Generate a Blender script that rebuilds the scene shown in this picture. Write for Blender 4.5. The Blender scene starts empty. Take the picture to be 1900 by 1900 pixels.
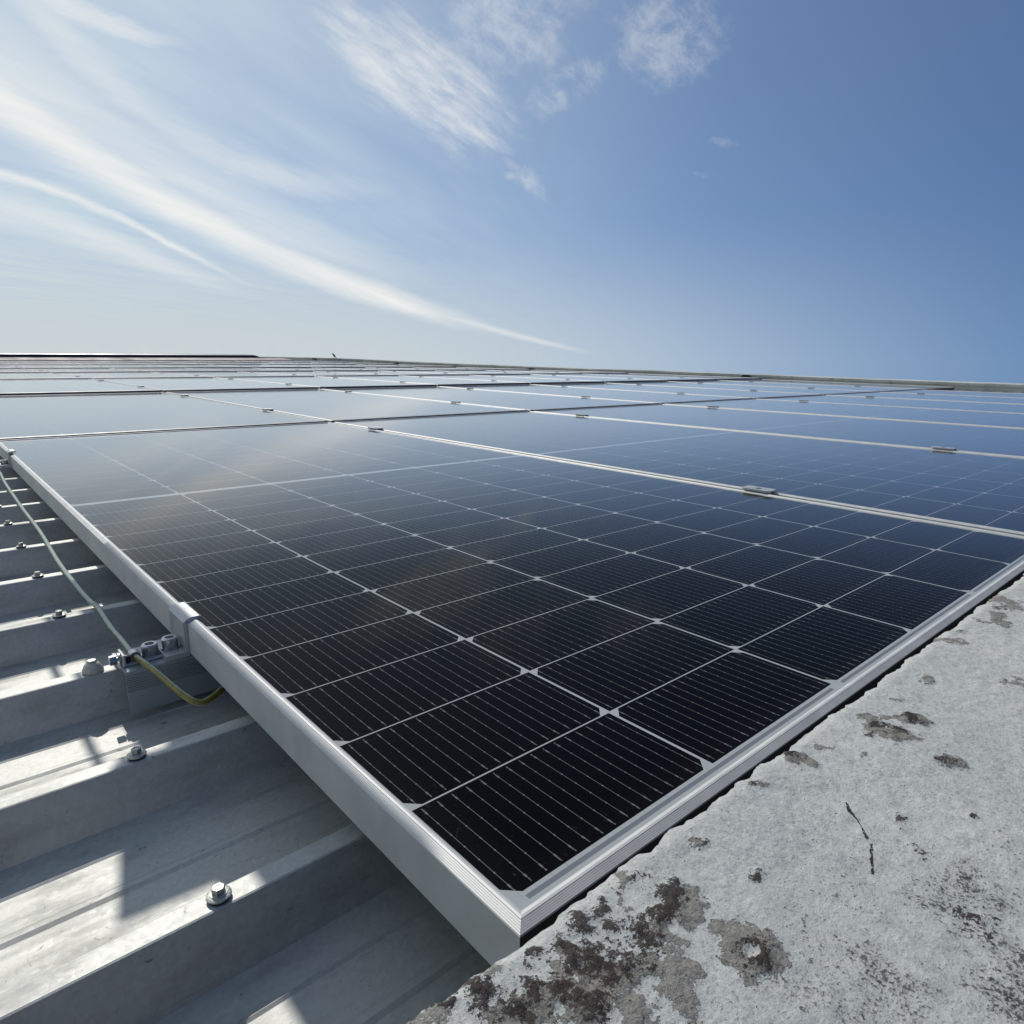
import bpy, bmesh, math, random
import numpy as np
from mathutils import Matrix, Vector

S = bpy.context.scene
COL = S.collection
random.seed(7)
RNG = np.random.default_rng(11)

# ------------------------------------------------------------------ camera
R = np.array([[0.75131631, -0.6599161, 0.0058766],
              [-0.14129174, -0.16954653, -0.97534128],
              [0.64463978, 0.7319595, -0.22062377]])
CAM = np.array([-0.17865966, -0.19782157, 0.26954044])
cd = bpy.data.cameras.new("camera")
cd.sensor_width = 36.0
cd.sensor_fit = 'HORIZONTAL'
cd.lens = 36.0 * 1257.3 / 1900.0
cd.clip_start = 0.02
cd.clip_end = 20000
cam = bpy.data.objects.new("camera", cd)
COL.objects.link(cam)
M = Matrix.Identity(4)
for i in range(3):
    M[i][0], M[i][1], M[i][2], M[i][3] = R[0][i], -R[1][i], -R[2][i], CAM[i]
cam.matrix_world = M
S.camera = cam

# ------------------------------------------------------------------ view
S.render.engine = 'CYCLES'
S.view_settings.view_transform = 'Standard'
S.view_settings.look = 'None'
S.view_settings.gamma = 1.0
S.view_settings.exposure = EXPOSURE = -0.1
S.cycles.max_bounces = 8

# ------------------------------------------------------------------ sun
SUN = Vector((0.18, 1.0, 1.0)).normalized()
SUN_EL = math.asin(SUN.z)
SUN_AZ = math.atan2(SUN.x, SUN.y)
sl = bpy.data.lights.new("sun", 'SUN')
sl.energy = 3.1
sl.angle = math.radians(0.30)
sl.color = (1.0, 0.965, 0.90)
sun = bpy.data.objects.new("sun", sl)
COL.objects.link(sun)
sun.location = (0, 0, 30)
sun.rotation_euler = SUN.to_track_quat('Z', 'Y').to_euler()


# ------------------------------------------------------------------ node expression helper
class G:
    """tiny builder: node graphs written as expressions"""
    def __init__(s, nt):
        s.nt = nt
    def n(s, t, **kw):
        nd = s.nt.nodes.new(t)
        for k, v in kw.items():
            setattr(nd, k, v)
        return nd
    def put(s, sock, v):
        if isinstance(v, X):
            s.nt.links.new(v.k, sock)
        elif hasattr(v, 'is_linked'):
            s.nt.links.new(v, sock)
        else:
            sock.default_value = v
    def m(s, op, *a, clamp=False):
        nd = s.n('ShaderNodeMath', operation=op)
        nd.use_clamp = clamp
        for i, v in enumerate(a):
            s.put(nd.inputs[i], v)
        return X(s, nd.outputs[0])
    def sep(s, v):
        nd = s.n('ShaderNodeSeparateXYZ')
        s.put(nd.inputs[0], v)
        return [X(s, o) for o in nd.outputs]
    def vec(s, x, y, z):
        nd = s.n('ShaderNodeCombineXYZ')
        for i, v in enumerate((x, y, z)):
            s.put(nd.inputs[i], v)
        return X(s, nd.outputs[0])
    def dot(s, v, w):
        nd = s.n('ShaderNodeVectorMath', operation='DOT_PRODUCT')
        s.put(nd.inputs[0], v)
        nd.inputs[1].default_value = w
        return X(s, nd.outputs['Value'])
    def noise(s, v, scale, detail=4, rough=0.55, dist=0.0):
        nd = s.n('ShaderNodeTexNoise')
        s.put(nd.inputs['Vector'], v)
        nd.inputs['Scale'].default_value = scale
        nd.inputs['Detail'].default_value = detail
        nd.inputs['Roughness'].default_value = rough
        nd.inputs['Distortion'].default_value = dist
        return X(s, nd.outputs['Fac'])
    def voro(s, v, scale, feature='F1', out='Distance', rand=1.0):
        nd = s.n('ShaderNodeTexVoronoi', feature=feature)
        s.put(nd.inputs['Vector'], v)
        nd.inputs['Scale'].default_value = scale
        nd.inputs['Randomness'].default_value = rand
        return X(s, nd.outputs[out])
    def sstep(s, v, a, b, lo=0.0, hi=1.0):
        nd = s.n('ShaderNodeMapRange', interpolation_type='SMOOTHSTEP')
        s.put(nd.inputs[0], v)
        for i, q in enumerate((a, b, lo, hi)):
            s.put(nd.inputs[i + 1], q)
        return X(s, nd.outputs[0])
    def lin(s, v, a, b, lo=0.0, hi=1.0):
        nd = s.n('ShaderNodeMapRange')
        s.put(nd.inputs[0], v)
        for i, q in enumerate((a, b, lo, hi)):
            s.put(nd.inputs[i + 1], q)
        return X(s, nd.outputs[0])
    def mix(s, f, a, b):
        nd = s.n('ShaderNodeMix', data_type='RGBA')
        s.put(nd.inputs[0], f)
        for sock, v in ((nd.inputs[6], a), (nd.inputs[7], b)):
            if isinstance(v, tuple) and len(v) == 3:
                v = v + (1.0,)
            s.put(sock, v)
        return X(s, nd.outputs[2])
    def attr(s, name):
        nd = s.n('ShaderNodeAttribute', attribute_name=name)
        return X(s, nd.outputs['Fac'])
    def bump(s, h, strength=0.3, dist=0.001):
        nd = s.n('ShaderNodeBump')
        nd.inputs['Strength'].default_value = strength
        nd.inputs['Distance'].default_value = dist
        s.put(nd.inputs['Height'], h)
        return X(s, nd.outputs[0])


class X:
    def __init__(s, g, k):
        s.g, s.k = g, k
    def __add__(s, o): return s.g.m('ADD', s, o)
    def __radd__(s, o): return s.g.m('ADD', o, s)
    def __sub__(s, o): return s.g.m('SUBTRACT', s, o)
    def __rsub__(s, o): return s.g.m('SUBTRACT', o, s)
    def __mul__(s, o): return s.g.m('MULTIPLY', s, o)
    def __rmul__(s, o): return s.g.m('MULTIPLY', o, s)
    def __truediv__(s, o): return s.g.m('DIVIDE', s, o)
    def __rtruediv__(s, o): return s.g.m('DIVIDE', o, s)
    def __lt__(s, o): return s.g.m('LESS_THAN', s, o)
    def __gt__(s, o): return s.g.m('GREATER_THAN', s, o)
    def abs(s): return s.g.m('ABSOLUTE', s)
    def floor(s): return s.g.m('FLOOR', s)
    def mod(s, o): return s.g.m('FLOORED_MODULO', s, o)
    def min(s, o): return s.g.m('MINIMUM', s, o)
    def max(s, o): return s.g.m('MAXIMUM', s, o)
    def pow(s, o): return s.g.m('POWER', s, o)
    def sat(s): return s.g.m('ADD', s, 0.0, clamp=True)


# ------------------------------------------------------------------ sky
W = bpy.data.worlds.new("World")
S.world = W
W.use_nodes = True
nt = W.node_tree
nt.nodes.clear()
g = G(nt)
sky = g.n('ShaderNodeTexSky', sky_type='NISHITA')
sky.sun_disc = False
sky.sun_elevation = SUN_EL
sky.sun_rotation = SUN_AZ
sky.altitude = 20.0
sky.air_density = 1.0
sky.dust_density = 0.4
sky.ozone_density = 3.0
tc = g.n('ShaderNodeTexCoord')
D = X(g, tc.outputs['Generated'])
dx, dy, dz = g.sep(D)
dzc = dz.max(0.02)
# the sky model turns brown at the horizon: look it up a little higher so the low air stays blue
g.put(sky.inputs[0], g.vec(dx, dy, dz.max(0.0) * 0.85 + 0.19))


def streak(e2, n, poly, t0, t1, t2, t3, w0, w1, amt, nscale=7.0, wob=0.012):
    """one long cirrus band: a curved line across the dome with its own width"""
    t = g.dot(D, e2)
    s = g.dot(D, n)
    c = poly[0]
    for q in poly[1:]:
        c = t * c + q
    nv = g.vec(t * 2.2, s * 9.0, 0.3)
    wv = (g.noise(nv, nscale, 5, 0.6) - 0.5) * wob
    d = (s - c + wv)
    w = g.lin(t, t0, t3, w0, w1)
    prof = g.sstep(d.abs() / w, 0.0, 1.0, 1.0, 0.0)
    along = g.sstep(t, t0, t1) * g.sstep(t, t2, t3, 1.0, 0.0)
    fib = g.lin(g.noise(g.vec(t * 1.6, s * 16.0, 0.0), 5.0, 5, 0.58), 0.3, 0.7, 0.72, 1.05)
    return prof * along * fib * amt


E_M, N_M, P_M = (0.9623, -0.0438, -0.2686), (-0.2458, 0.2834, -0.927), (0.0279, -0.4052, 0.2673, -0.0028)
E_2, N_2, P_2 = (0.9322, -0.0327, -0.3605), (-0.3451, 0.2205, -0.9123), (-1.9049, 1.3425, -0.2292, 0.0003)
E_3, N_3, P_3 = (0.9692, -0.0657, -0.2375), (-0.2229, 0.1775, -0.9585), (-5.2766, 2.1583, -0.1842, 0.0)
E_4, N_4, P_4 = (0.9841, -0.1411, -0.1078), (-0.0481, 0.3725, -0.9268), (-1.3848, 0.1598, 0.0)
E_5, N_5, P_5 = (0.9583, -0.0875, -0.2721), (-0.2233, 0.3649, -0.9039), (0.5167, -1.7624, 0.5491, 0.001)
cl = streak(E_M, N_M, P_M, -0.5, -0.2, 0.44, 0.60, 0.068, 0.015, 0.92, wob=0.014)
cl = cl.max(streak(E_M, N_M, P_M, 0.30, 0.46, 0.60, 0.70, 0.014, 0.0045, 0.55, wob=0.003))
cl = cl.max(streak(E_M, N_M, (0.0279, -0.4052, 0.2673, -0.035), -0.5, -0.1, 0.30, 0.50, 0.11, 0.03, 0.42))
cl = cl.max(streak(E_2, N_2, P_2, -0.4, -0.1, 0.16, 0.30, 0.016, 0.005, 0.70, wob=0.014))
cl = cl.max(streak(E_3, N_3, P_3, -0.2, 0.04, 0.12, 0.30, 0.040, 0.012, 0.50))
cl = cl.max(streak(E_4, N_4, P_4, -0.4, -0.1, 0.06, 0.14, 0.045, 0.008, 0.55, wob=0.03))
cl = cl.max(streak(E_5, N_5, P_5, -0.3, 0.0, 0.22, 0.40, 0.05, 0.018, 0.38, wob=0.03))

# mackerel patches high up: noise on a flat cloud layer, kept to a few places
px_, py_ = dx / dzc, dy / dzc
rot = math.radians(38)
u_ = px_ * math.cos(rot) + py_ * math.sin(rot)
v_ = py_ * math.cos(rot) - px_ * math.sin(rot)
fine = g.noise(g.vec(u_ * 1.0, v_ * 2.6, 0.0), 4.2, 8, 0.68, 0.6)
puff = g.noise(g.vec(u_ * 1.0, v_ * 1.3, 3.0), 9.0, 6, 0.62, 0.8)


def blob(c, ax, ra, rb, ab=False):
    c = Vector(c).normalized()
    ax = Vector(ax); ax = (ax - c * ax.dot(c)).normalized()
    bx = c.cross(ax)
    a = g.dot(D, tuple(ax))
    b = g.dot(D, tuple(bx))
    side = g.sstep(g.dot(D, tuple(c)), 0.5, 0.7)
    k = g.sstep((a / ra) * (a / ra) + (b / rb) * (b / rb), 0.0, 1.0, 1.0, 0.0) * side
    return (k, a, b) if ab else k


AXA = (0.1568, -0.0688, -0.0876)
bA, aA, b_A = blob((0.530, 0.778, 0.335), AXA, 0.17, 0.075, True)
bA2 = blob((0.600, 0.690, 0.390), (0.1, -0.03, 0.06), 0.13, 0.085)
bB = blob((0.735, 0.560, 0.372), (0.1, -0.1, -0.02), 0.095, 0.07)
bC = blob((0.6513, 0.722, 0.2336), AXA, 0.06, 0.020)
bD = blob((0.807, 0.5277, 0.2651), (0.6, -0.8, -0.1), 0.034, 0.011)
bE = blob((0.799, 0.5551, 0.2313), (0.6, -0.8, 0), 0.035, 0.008)
bF = blob((0.665, 0.655, 0.33), (0.1, -0.05, 0.06), 0.09, 0.035)
wr = g.noise(g.vec(aA * 6.0, b_A * 6.0, 1.0), 2.0, 4, 0.6) * 0.10
fib = g.noise(g.vec(aA * 5.0 + wr, b_A * 24.0 + wr * 5.0, 2.0), 1.6, 9, 0.64)
lump = g.noise(g.vec(aA * 16.0, b_A * 22.0, 7.0), 1.5, 9, 0.66, 0.25)
cA = g.sstep(fib * 0.72 + lump * 0.28 + bA * 0.20, 0.50, 0.88) * bA.pow(0.6) * 0.72
cA2 = g.sstep(lump * 0.7 + fib * 0.3 + bA2 * 0.16, 0.50, 0.86) * bA2.pow(0.7) * 0.42
cB = g.sstep(lump * 0.8 + fib * 0.2 + bB.max(bF * 0.7).max(bC).max(bD * 0.75).max(bE * 0.7) * 0.20, 0.54, 0.86) * bB.max(bC).max(bD).max(bE).max(bF).pow(0.8) * 0.36
cl = cl.max(cA).max(cA2).max(cB)
# thin veil over the sunward half of the sky and milky air low down
az = g.dot(D, (-0.60, 0.80, 0.0))
veiln = g.lin(g.noise(g.vec(u_ * 0.5, v_ * 2.4, 5.0), 1.1, 6, 0.6), 0.3, 0.75, 0.0, 1.0)
veil = g.sstep(az, -0.10, 0.85) * (0.42 + 0.55 * veiln) * g.sstep(dz, 0.0, 0.10, 0.6, 1.0)
low = g.sstep(dz, -0.02, 0.20, 1.0, 0.0) * g.sstep(az, -0.55, 0.55, 0.0, 0.85)
SKY_STR = 0.1
CLOUD = (9.6, 9.6, 9.3)
HAZE = (6.6, 7.0, 6.9)
clear = g.sstep(az, -0.75, 0.45, 0.60, 0.98)                 # cleaner, deeper air away from the sun
sc_ = g.n('ShaderNodeVectorMath', operation='MULTIPLY')
g.put(sc_.inputs[0], sky.outputs[0])
g.put(sc_.inputs[1], g.vec(clear * 0.90, g.lin(clear, 0.6, 0.98, 0.64, 0.95), g.lin(clear, 0.6, 0.98, 0.80, 0.98)))
c0 = g.mix(g.sstep(az, -0.75, 0.3, 0.0, 0.14), X(g, sc_.outputs[0]), (4.1, 5.0, 5.9))
c1 = g.mix(veil, c0, (6.8, 7.9, 8.3))
c2 = g.mix(low, c1, HAZE)
c3 = g.mix(cl.sat(), c2, CLOUD)
bg = g.n('ShaderNodeBackground')
g.put(bg.inputs[0], c3)
bg.inputs[1].default_value = SKY_STR
out = g.n('ShaderNodeOutputWorld')
nt.links.new(bg.outputs[0], out.inputs[0])


# ------------------------------------------------------------------ materials
def mat(name, build):
    m = bpy.data.materials.new(name)
    m.use_nodes = True
    t = m.node_tree
    b = t.nodes['Principled BSDF']
    gg = G(t)
    build(gg, b.inputs)
    return m


def objco(g):
    return X(g, g.n('ShaderNodeTexCoord').outputs['Object'])


def plain(name, col, rough=0.5, metal=0.0, var=0.12, vscale=60.0, bump=0.0, bscale=400.0):
    def b(g, i):
        o = objco(g)
        nz = g.lin(g.noise(o, vscale, 4), 0.3, 0.7, 1 - var, 1 + var)
        c = g.vec(nz * col[0], nz * col[1], nz * col[2])
        g.put(i['Base Color'], c)
        i['Metallic'].default_value = metal
        g.put(i['Roughness'], (nz * rough))
        if bump:
            g.put(i['Normal'], g.bump(g.noise(o, bscale, 3), bump, 0.0005))
    return mat(name, b)


PW, PL = 1.134, 2.465                       # one module
PXC, X0 = 0.1848, 0.0106                    # column pitch, first column edge
PYC, Y0 = 0.0926, 0.020                     # half-cell row pitch, first row edge
YC = PL / 2
GX, GY = 0.0026, 0.0013


def glass_build(g, i):
    o = objco(g)
    x, y, z = g.sep(o)
    up = (z > -0.0008)
    half = (y > YC)
    # mirrored rows: measured from the near edge and from just past the centre gap
    yA = y - Y0
    yB = y - (PL - Y0 - 13 * PYC)
    yy = yA + half * (yB - yA)
    xx = x - X0
    inx = (xx > 0.0) * (xx < 6 * PXC)
    iny = (yy > 0.0) * (yy < 13 * PYC)
    col = (xx / PXC).floor()
    fx = xx - col * PXC
    fy = yy.mod(PYC)
    ex = (PXC / 2 - GX / 2) - (fx - PXC / 2).abs()       # distance inside the cell from its side
    e_lo = fy - GY / 2
    e_hi = (PYC - GY / 2) - fy
    odd = col.mod(2.0)
    e_ch = e_lo + odd * (e_hi - e_lo)                     # edge that carries the clipped corners
    cham = (ex + e_ch - 0.0085)
    ins = ex.min(e_lo).min(e_hi).min(cham)
    cell = (ins > 0.0) * inx * iny
    # sixteen wires per cell with solder pads
    cw = PXC - GX
    bp = cw / 16
    bx = ((fx - GX / 2).mod(bp) - bp / 2).abs()
    wire = (bx < 0.00020)
    pitch = (PYC - GY) / 7
    ph = ((fy - GY / 2).mod(pitch) - pitch / 2).abs()
    pad = ((bx / 0.00060) * (bx / 0.00060) + (ph / 0.0007) * (ph / 0.0007)) < 1.0
    endd = e_lo.min(e_hi)
    inner = (endd > 0.0022)
    endz = ((endd - 0.0075).abs() < 0.0012) * (bx < 0.00062)
    rag = g.noise(o, 900.0, 2, 0.5)
    near_end = (endd < 0.0075) * (bx < 0.0006) * (rag > 0.52)
    line = (wire.max(pad).max(endz).max(near_end) * inner) * cell
    fing = ((y.mod(0.0013) - 0.00065).abs() < 0.00012) * cell * 0.35
    # wire ends and bus strips along the short edges
    ym = y.min(PL - y)
    strip_seg = (((xx - 0.0).mod(2 * PXC) - PXC).abs() < (PXC - 0.009))
    strip = (ym > 0.0145) * (ym < 0.0178) * strip_seg * inx * (1.0 - cell)
    tick = (bx < 0.00022) * (ym > 0.0178) * (ym < Y0 + 0.002) * inx * (1.0 - cell)
    per = g.n('ShaderNodeObjectInfo')
    rnd = X(g, per.outputs['Random'])
    cn = g.noise(g.vec(col * 3.1 + rnd * 40.0, (yy / PYC).floor() * 2.3, half), 1.0, 1)
    cellc = g.mix(g.lin(cn, 0.3, 0.7), (0.0012, 0.0013, 0.0020), (0.0017, 0.0018, 0.0028))
    bsh = (0.36, 0.38, 0.38)
    c = g.mix(cell, bsh, cellc)
    c = g.mix(fing, c, (0.010, 0.012, 0.018))
    c = g.mix(line, c, (0.15, 0.145, 0.14))
    c = g.mix(strip, c, (0.165, 0.18, 0.205))
    c = g.mix(tick * 0.6, c, (0.22, 0.24, 0.26))
    # dust: thin film, thicker along the lower edges, plus specks and smears
    du = g.noise(g.vec(x + rnd * 9.0, y, z), 5.0, 5, 0.6)
    e_any = x.min(PW - x).min(ym)
    edge = g.sstep(e_any, 0.010, 0.050, 1.0, 0.0)
    sp = g.sstep(g.noise(g.vec(x + rnd * 7.0, y, z), 260.0, 3, 0.7), 0.66, 0.74)
    smear = g.sstep(g.noise(g.vec(x * 1.0 + rnd * 7.0, y * 0.6, z), 75.0, 5, 0.75, 1.5), 0.60, 0.72)
    dv = g.voro(g.vec(x + rnd * 3.0, y, 0.0), 7.0)
    dvc = g.dot(g.voro(g.vec(x + rnd * 3.0, y, 0.0), 7.0, out='Color'), (1.0, 0.0, 0.0))
    spot = g.sstep(dv + (g.noise(o, 400.0, 2) - 0.5) * 0.03, 0.030, 0.018) * (dvc > 0.86)
    film = (spot * 0.5 + 0.0003 + g.lin(du, 0.35, 0.7, 0.0, 0.0015) + edge * (0.008 + smear * 0.12) + sp * 0.07 * g.sstep(du, 0.42, 0.6)).sat()
    c = g.mix(film, c, (0.34, 0.32, 0.29))
    g.put(i['Base Color'], g.mix(up, (0.6, 0.6, 0.6), c))
    g.put(i['Roughness'], g.lin(film, 0.0, 0.12, 0.045, 0.30))
    i['IOR'].default_value = 1.11
    # anti-reflection coat: dark face-on, a plain glass mirror at grazing angles
    lw = g.n('ShaderNodeLayerWeight')
    lw.inputs['Blend'].default_value = 0.5
    g.put(i['Coat Weight'], g.sstep(X(g, lw.outputs['Facing']), 0.68, 0.94))
    i['Coat IOR'].default_value = 1.48
    i['Coat Roughness'].default_value = 0.11
    i['Specular Tint'].default_value = (0.75, 0.68, 0.55, 1)
    i['Sheen Weight'].default_value = 0.2
    i['Sheen Roughness'].default_value = 0.2
    i['Sheen Tint'].default_value = (1, 1, 0.97, 1)
    wob = g.noise(g.vec(x + rnd * 5.0, y, 0.0), 2.2, 2)
    g.put(i['Normal'], g.bump(wob, 0.06, 0.004))


M_GLASS = mat('panel_glass', glass_build)


def anod(name, base, rough, line=0.0, metal=0.6):
    def b(g, i):
        o = objco(g)
        x, y, z = g.sep(o)
        n1 = g.noise(o, 35.0, 5, 0.6)
        n2 = g.noise(g.vec(x * 40.0, y * 3.0, z * 900.0), 1.0, 3)
        k = g.lin(n1, 0.3, 0.7, 0.90, 1.08)
        g.put(i['Base Color'], g.vec(k * base[0], k * base[1], k * base[2]))
        i['Metallic'].default_value = metal
        g.put(i['Roughness'], g.lin(n1, 0.3, 0.7, rough - 0.05, rough + 0.07))
        g.put(i['Normal'], g.bump(g.noise(o, 1600.0, 2) + n2 * line, 0.08, 0.0003))
    return mat(name, b)


M_FRAME = anod('anodised_frame', (0.57, 0.565, 0.545), 0.54, 0.4, 0.25)
M_END_SHADE = anod('shade_painted_frame_end', (0.085, 0.08, 0.078), 0.6, 0.4, 0.1)  # darker frame copy: shade on the short end faces put into the colour
M_CLAMP = anod('clamp_aluminium', (0.50, 0.50, 0.49), 0.42, 0.2, 0.4)
M_RAIL = anod('rail_aluminium', (0.42, 0.44, 0.46), 0.42, 0.5, 0.5)
M_STEEL = plain('bolt_steel', (0.55, 0.54, 0.55), 0.30, 0.9, 0.1, 300)
M_DULL = plain('screw_zinc', (0.40, 0.41, 0.37), 0.42, 0.8, 0.25, 500)
M_RUBBER = plain('rubber_washer', (0.03, 0.03, 0.032), 0.7, 0.0)
M_BLACK = plain('black_plastic', (0.02, 0.02, 0.022), 0.5, 0.0)
M_GREEN = plain('wire_green', (0.36, 0.42, 0.33), 0.22, 0.0, 0.2, 90)
M_YELLOW = plain('wire_yellow', (0.24, 0.195, 0.03), 0.25, 0.0, 0.2, 90)
M_PUTTY = plain('sealant', (0.55, 0.52, 0.44), 0.6, 0.0, 0.2, 200, 0.4, 700)
M_BIRD = plain('dark_feathers', (0.012, 0.011, 0.011), 0.55, 0.0, 0.3, 60)
M_RIDGE = plain('ridge_sheet', (0.035, 0.045, 0.065), 0.45, 0.2, 0.2, 2.0)
M_FLASH = plain('flashing_paint', (0.16, 0.10, 0.11), 0.6, 0.0, 0.4, 3.0)
M_PIPE = plain('galvanised_pipe', (0.5, 0.5, 0.5), 0.45, 0.7)


def roof_build(g, i):
    o = objco(g)
    x, y, z = g.sep(o)
    sp = g.voro(o, 330.0, out='Color')
    spv = g.dot(sp, (0.33, 0.33, 0.33))
    n1 = g.noise(g.vec(x * 0.35, y, z), 26.0, 6, 0.62)
    n2 = g.noise(g.vec(x * 2.0, y * 12.0, z), 7.0, 5, 0.6)
    dirt = g.sstep(n1 + n2 * 0.35, 0.62, 0.90)
    strk = g.sstep(g.noise(g.vec(x * 1.5, y * 60.0, z * 60.0), 5.0, 4, 0.6), 0.58, 0.80)
    sm = g.sstep(g.noise(g.vec(x * 0.8, y, z), 75.0, 5, 0.74, 1.2), 0.63, 0.70)
    k = g.lin(spv, 0.2, 0.8, 0.90, 1.07)
    c = g.mix(dirt * 0.75, (0.53, 0.525, 0.495), (0.36, 0.355, 0.32))
    c = g.mix(strk * 0.3, c, (0.23, 0.23, 0.225))
    c = g.mix(sm * 0.65, c, (0.13, 0.12, 0.10))
    scr = g.sstep((g.noise(g.vec(x * 6.0 + y * 30.0, y * 90.0 - x * 25.0, z * 20.0), 4.0, 2, 0.5) - 0.5).abs(), 0.0, 0.006, 1.0, 0.0) * g.sstep(n1, 0.52, 0.62)
    c = g.mix(scr * 0.35, c, (0.20, 0.20, 0.19))
    nd = g.n('ShaderNodeVectorMath', operation='SCALE')
    g.put(nd.inputs[0], c)
    g.put(nd.inputs['Scale'], k)
    g.put(i['Base Color'], X(g, nd.outputs[0]))
    i['Metallic'].default_value = 0.42
    g.put(i['Roughness'], g.lin(spv + dirt * 0.6, 0.2, 1.2, 0.56, 0.72))
    h = g.noise(o, 900.0, 3, 0.6) * 0.5 + spv * 0.5 + n1 * 1.2
    g.put(i['Normal'], g.bump(h, 0.22, 0.0006))


M_ROOF = mat('galvanised_roof', roof_build)

CRACK = [(0.2010, -0.0650), (0.1955, -0.0700), (0.1885, -0.0775), (0.1815, -0.0830), (0.1760, -0.0890),
         (0.1695, -0.0915), (0.1600, -0.0955), (0.1535, -0.0985)]


def concrete_build(g, i):
    o = objco(g)
    x, y, z = g.sep(o)
    tan = g.attr('tan')
    dark = g.attr('dark')
    soot = g.attr('soot')
    n0 = g.noise(o, 9.0, 5, 0.6)
    n1 = g.noise(o, 70.0, 6, 0.65)
    n2 = g.noise(o, 330.0, 5, 0.7)
    n3 = g.noise(o, 620.0, 4, 0.75)
    n4 = g.noise(o, 170.0, 6, 0.72, 0.6)
    c = g.mix(g.lin(n0, 0.3, 0.7), (0.53, 0.53, 0.50), (0.45, 0.46, 0.445))
    c = g.mix(g.sstep(n1 * 0.6 + n4 * 0.4, 0.44, 0.66) * 0.45, c, (0.27, 0.28, 0.275))
    c = g.mix(g.sstep(n2 * 0.6 + n3 * 0.4, 0.51, 0.58) * 0.75, c, (0.62, 0.625, 0.59))
    c = g.mix(g.sstep(n2 * 0.5 + n3 * 0.5, 0.46, 0.39) * 0.6, c, (0.17, 0.175, 0.17))
    # fine grey and black specks, denser where the attribute says the surface is sooty
    spk = g.sstep(n2 * 0.40 + n3 * 0.42 + n4 * 0.18 + soot * 0.115, 0.552, 0.635)
    c = g.mix(spk * (0.70 + soot * 0.3).sat(), c, (0.060, 0.060, 0.058))
    # lichen: tan crust with a rough edge, dark growth inside it
    tm = tan * 1.08 + (n1 - 0.5) * 1.1 + (n4 - 0.5) * 1.8 + (n2 - 0.5) * 1.1 + (n3 - 0.5) * 0.5
    crust = g.sstep(tm, 0.56, 0.62)
    rim = g.sstep((tm - 0.61).abs(), 0.0, 0.09, 1.0, 0.0)
    tc_ = g.mix(g.lin(n4 * 0.45 + n2 * 0.55, 0.38, 0.62), (0.105, 0.095, 0.08), (0.37, 0.35, 0.31))
    c = g.mix(crust * g.lin(n3, 0.3, 0.7, 0.75, 1.0), c, tc_)
    c = g.mix(crust * g.sstep(n4 * 0.6 + n2 * 0.4, 0.52, 0.62) * 0.75, c, (0.07, 0.06, 0.054))
    c = g.mix(rim * 0.45 * g.sstep(n2, 0.4, 0.6), c, (0.07, 0.06, 0.055))
    dm = dark * 1.05 + (n4 - 0.5) * 1.6 + (n2 - 0.5) * 1.7 + (n3 - 0.5) * 1.6
    c = g.mix(g.sstep(dm, 0.42, 0.62) * 0.94, c, g.mix(g.lin(n3, 0.35, 0.65), (0.016, 0.012, 0.012), (0.095, 0.072, 0.064)))
    # hairline crack
    wx = x + (n1 - 0.5) * 0.006
    wy = y + (n2 - 0.5) * 0.003
    dmin = None
    for k, ((ax, ay), (bx, by)) in enumerate(zip(CRACK[:-1], CRACK[1:])):
        L2 = (bx - ax) ** 2 + (by - ay) ** 2
        t = ((wx - ax) * ((bx - ax) / L2) + (wy - ay) * ((by - ay) / L2)).sat()
        ux = wx - ax - t * (bx - ax)
        uy = wy - ay - t * (by - ay)
        d = (ux * ux + uy * uy).pow(0.5)
        dmin = d if dmin is None else dmin.min(d)
    wid = g.lin(n1, 0.35, 0.65, 0.0001, 0.0011)
    ck = g.sstep(dmin / wid, 0.7, 1.2, 1.0, 0.0) * g.sstep(n4, 0.40, 0.46)
    c = g.mix(ck * 0.95, c, (0.012, 0.012, 0.012))
    g.put(i['Base Color'], c)
    i['Roughness'].default_value = 0.92
    i['Specular IOR Level'].default_value = 0.25
    h = n1 * 0.8 + n2 * 0.7 + n3 * 0.35 + crust * 0.9 * n2 + g.sstep(dm, 0.45, 0.6) * 0.9 * n3 - ck * 2.0
    g.put(i['Normal'], g.bump(h, 0.9, 0.0015))


M_CONC = mat('weathered_concrete', concrete_build)


def farwall_build(g, i):
    o = objco(g)
    x, y, z = g.sep(o)
    n1 = g.noise(g.vec(x, y, z * 2.0), 1.3, 6, 0.6)
    n2 = g.noise(o, 14.0, 5, 0.7)
    c = g.mix(g.sstep(n1, 0.35, 0.68), (0.56, 0.56, 0.52), (0.36, 0.37, 0.35))
    c = g.mix(g.sstep(n2, 0.52, 0.72) * 0.6, c, (0.14, 0.145, 0.14))
    g.put(i['Base Color'], c)
    i['Roughness'].default_value = 0.95
    g.put(i['Normal'], g.bump(n2, 0.5, 0.02))


M_WALL = mat('stained_parapet', farwall_build)
M_GAP_SHADE = plain('gap_shade_concrete', (0.045, 0.042, 0.038), 0.95, 0.0, 0.4, 40)  # darkness of the gap beside the panels painted into the concrete
M_RENDER = plain('wall_render', (0.36, 0.36, 0.34), 0.9, 0.0, 0.25, 1.5)
M_GROUND = plain('dry_ground', (0.16, 0.15, 0.11), 0.95, 0.0, 0.35, 0.05)


# ------------------------------------------------------------------ object helpers
def new_obj(name, me, parent=None, loc=(0, 0, 0), rot=(0, 0, 0)):
    o = bpy.data.objects.new(name, me)
    COL.objects.link(o)
    o.location = loc
    o.rotation_euler = rot
    if parent:
        o.parent = parent
    return o


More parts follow.
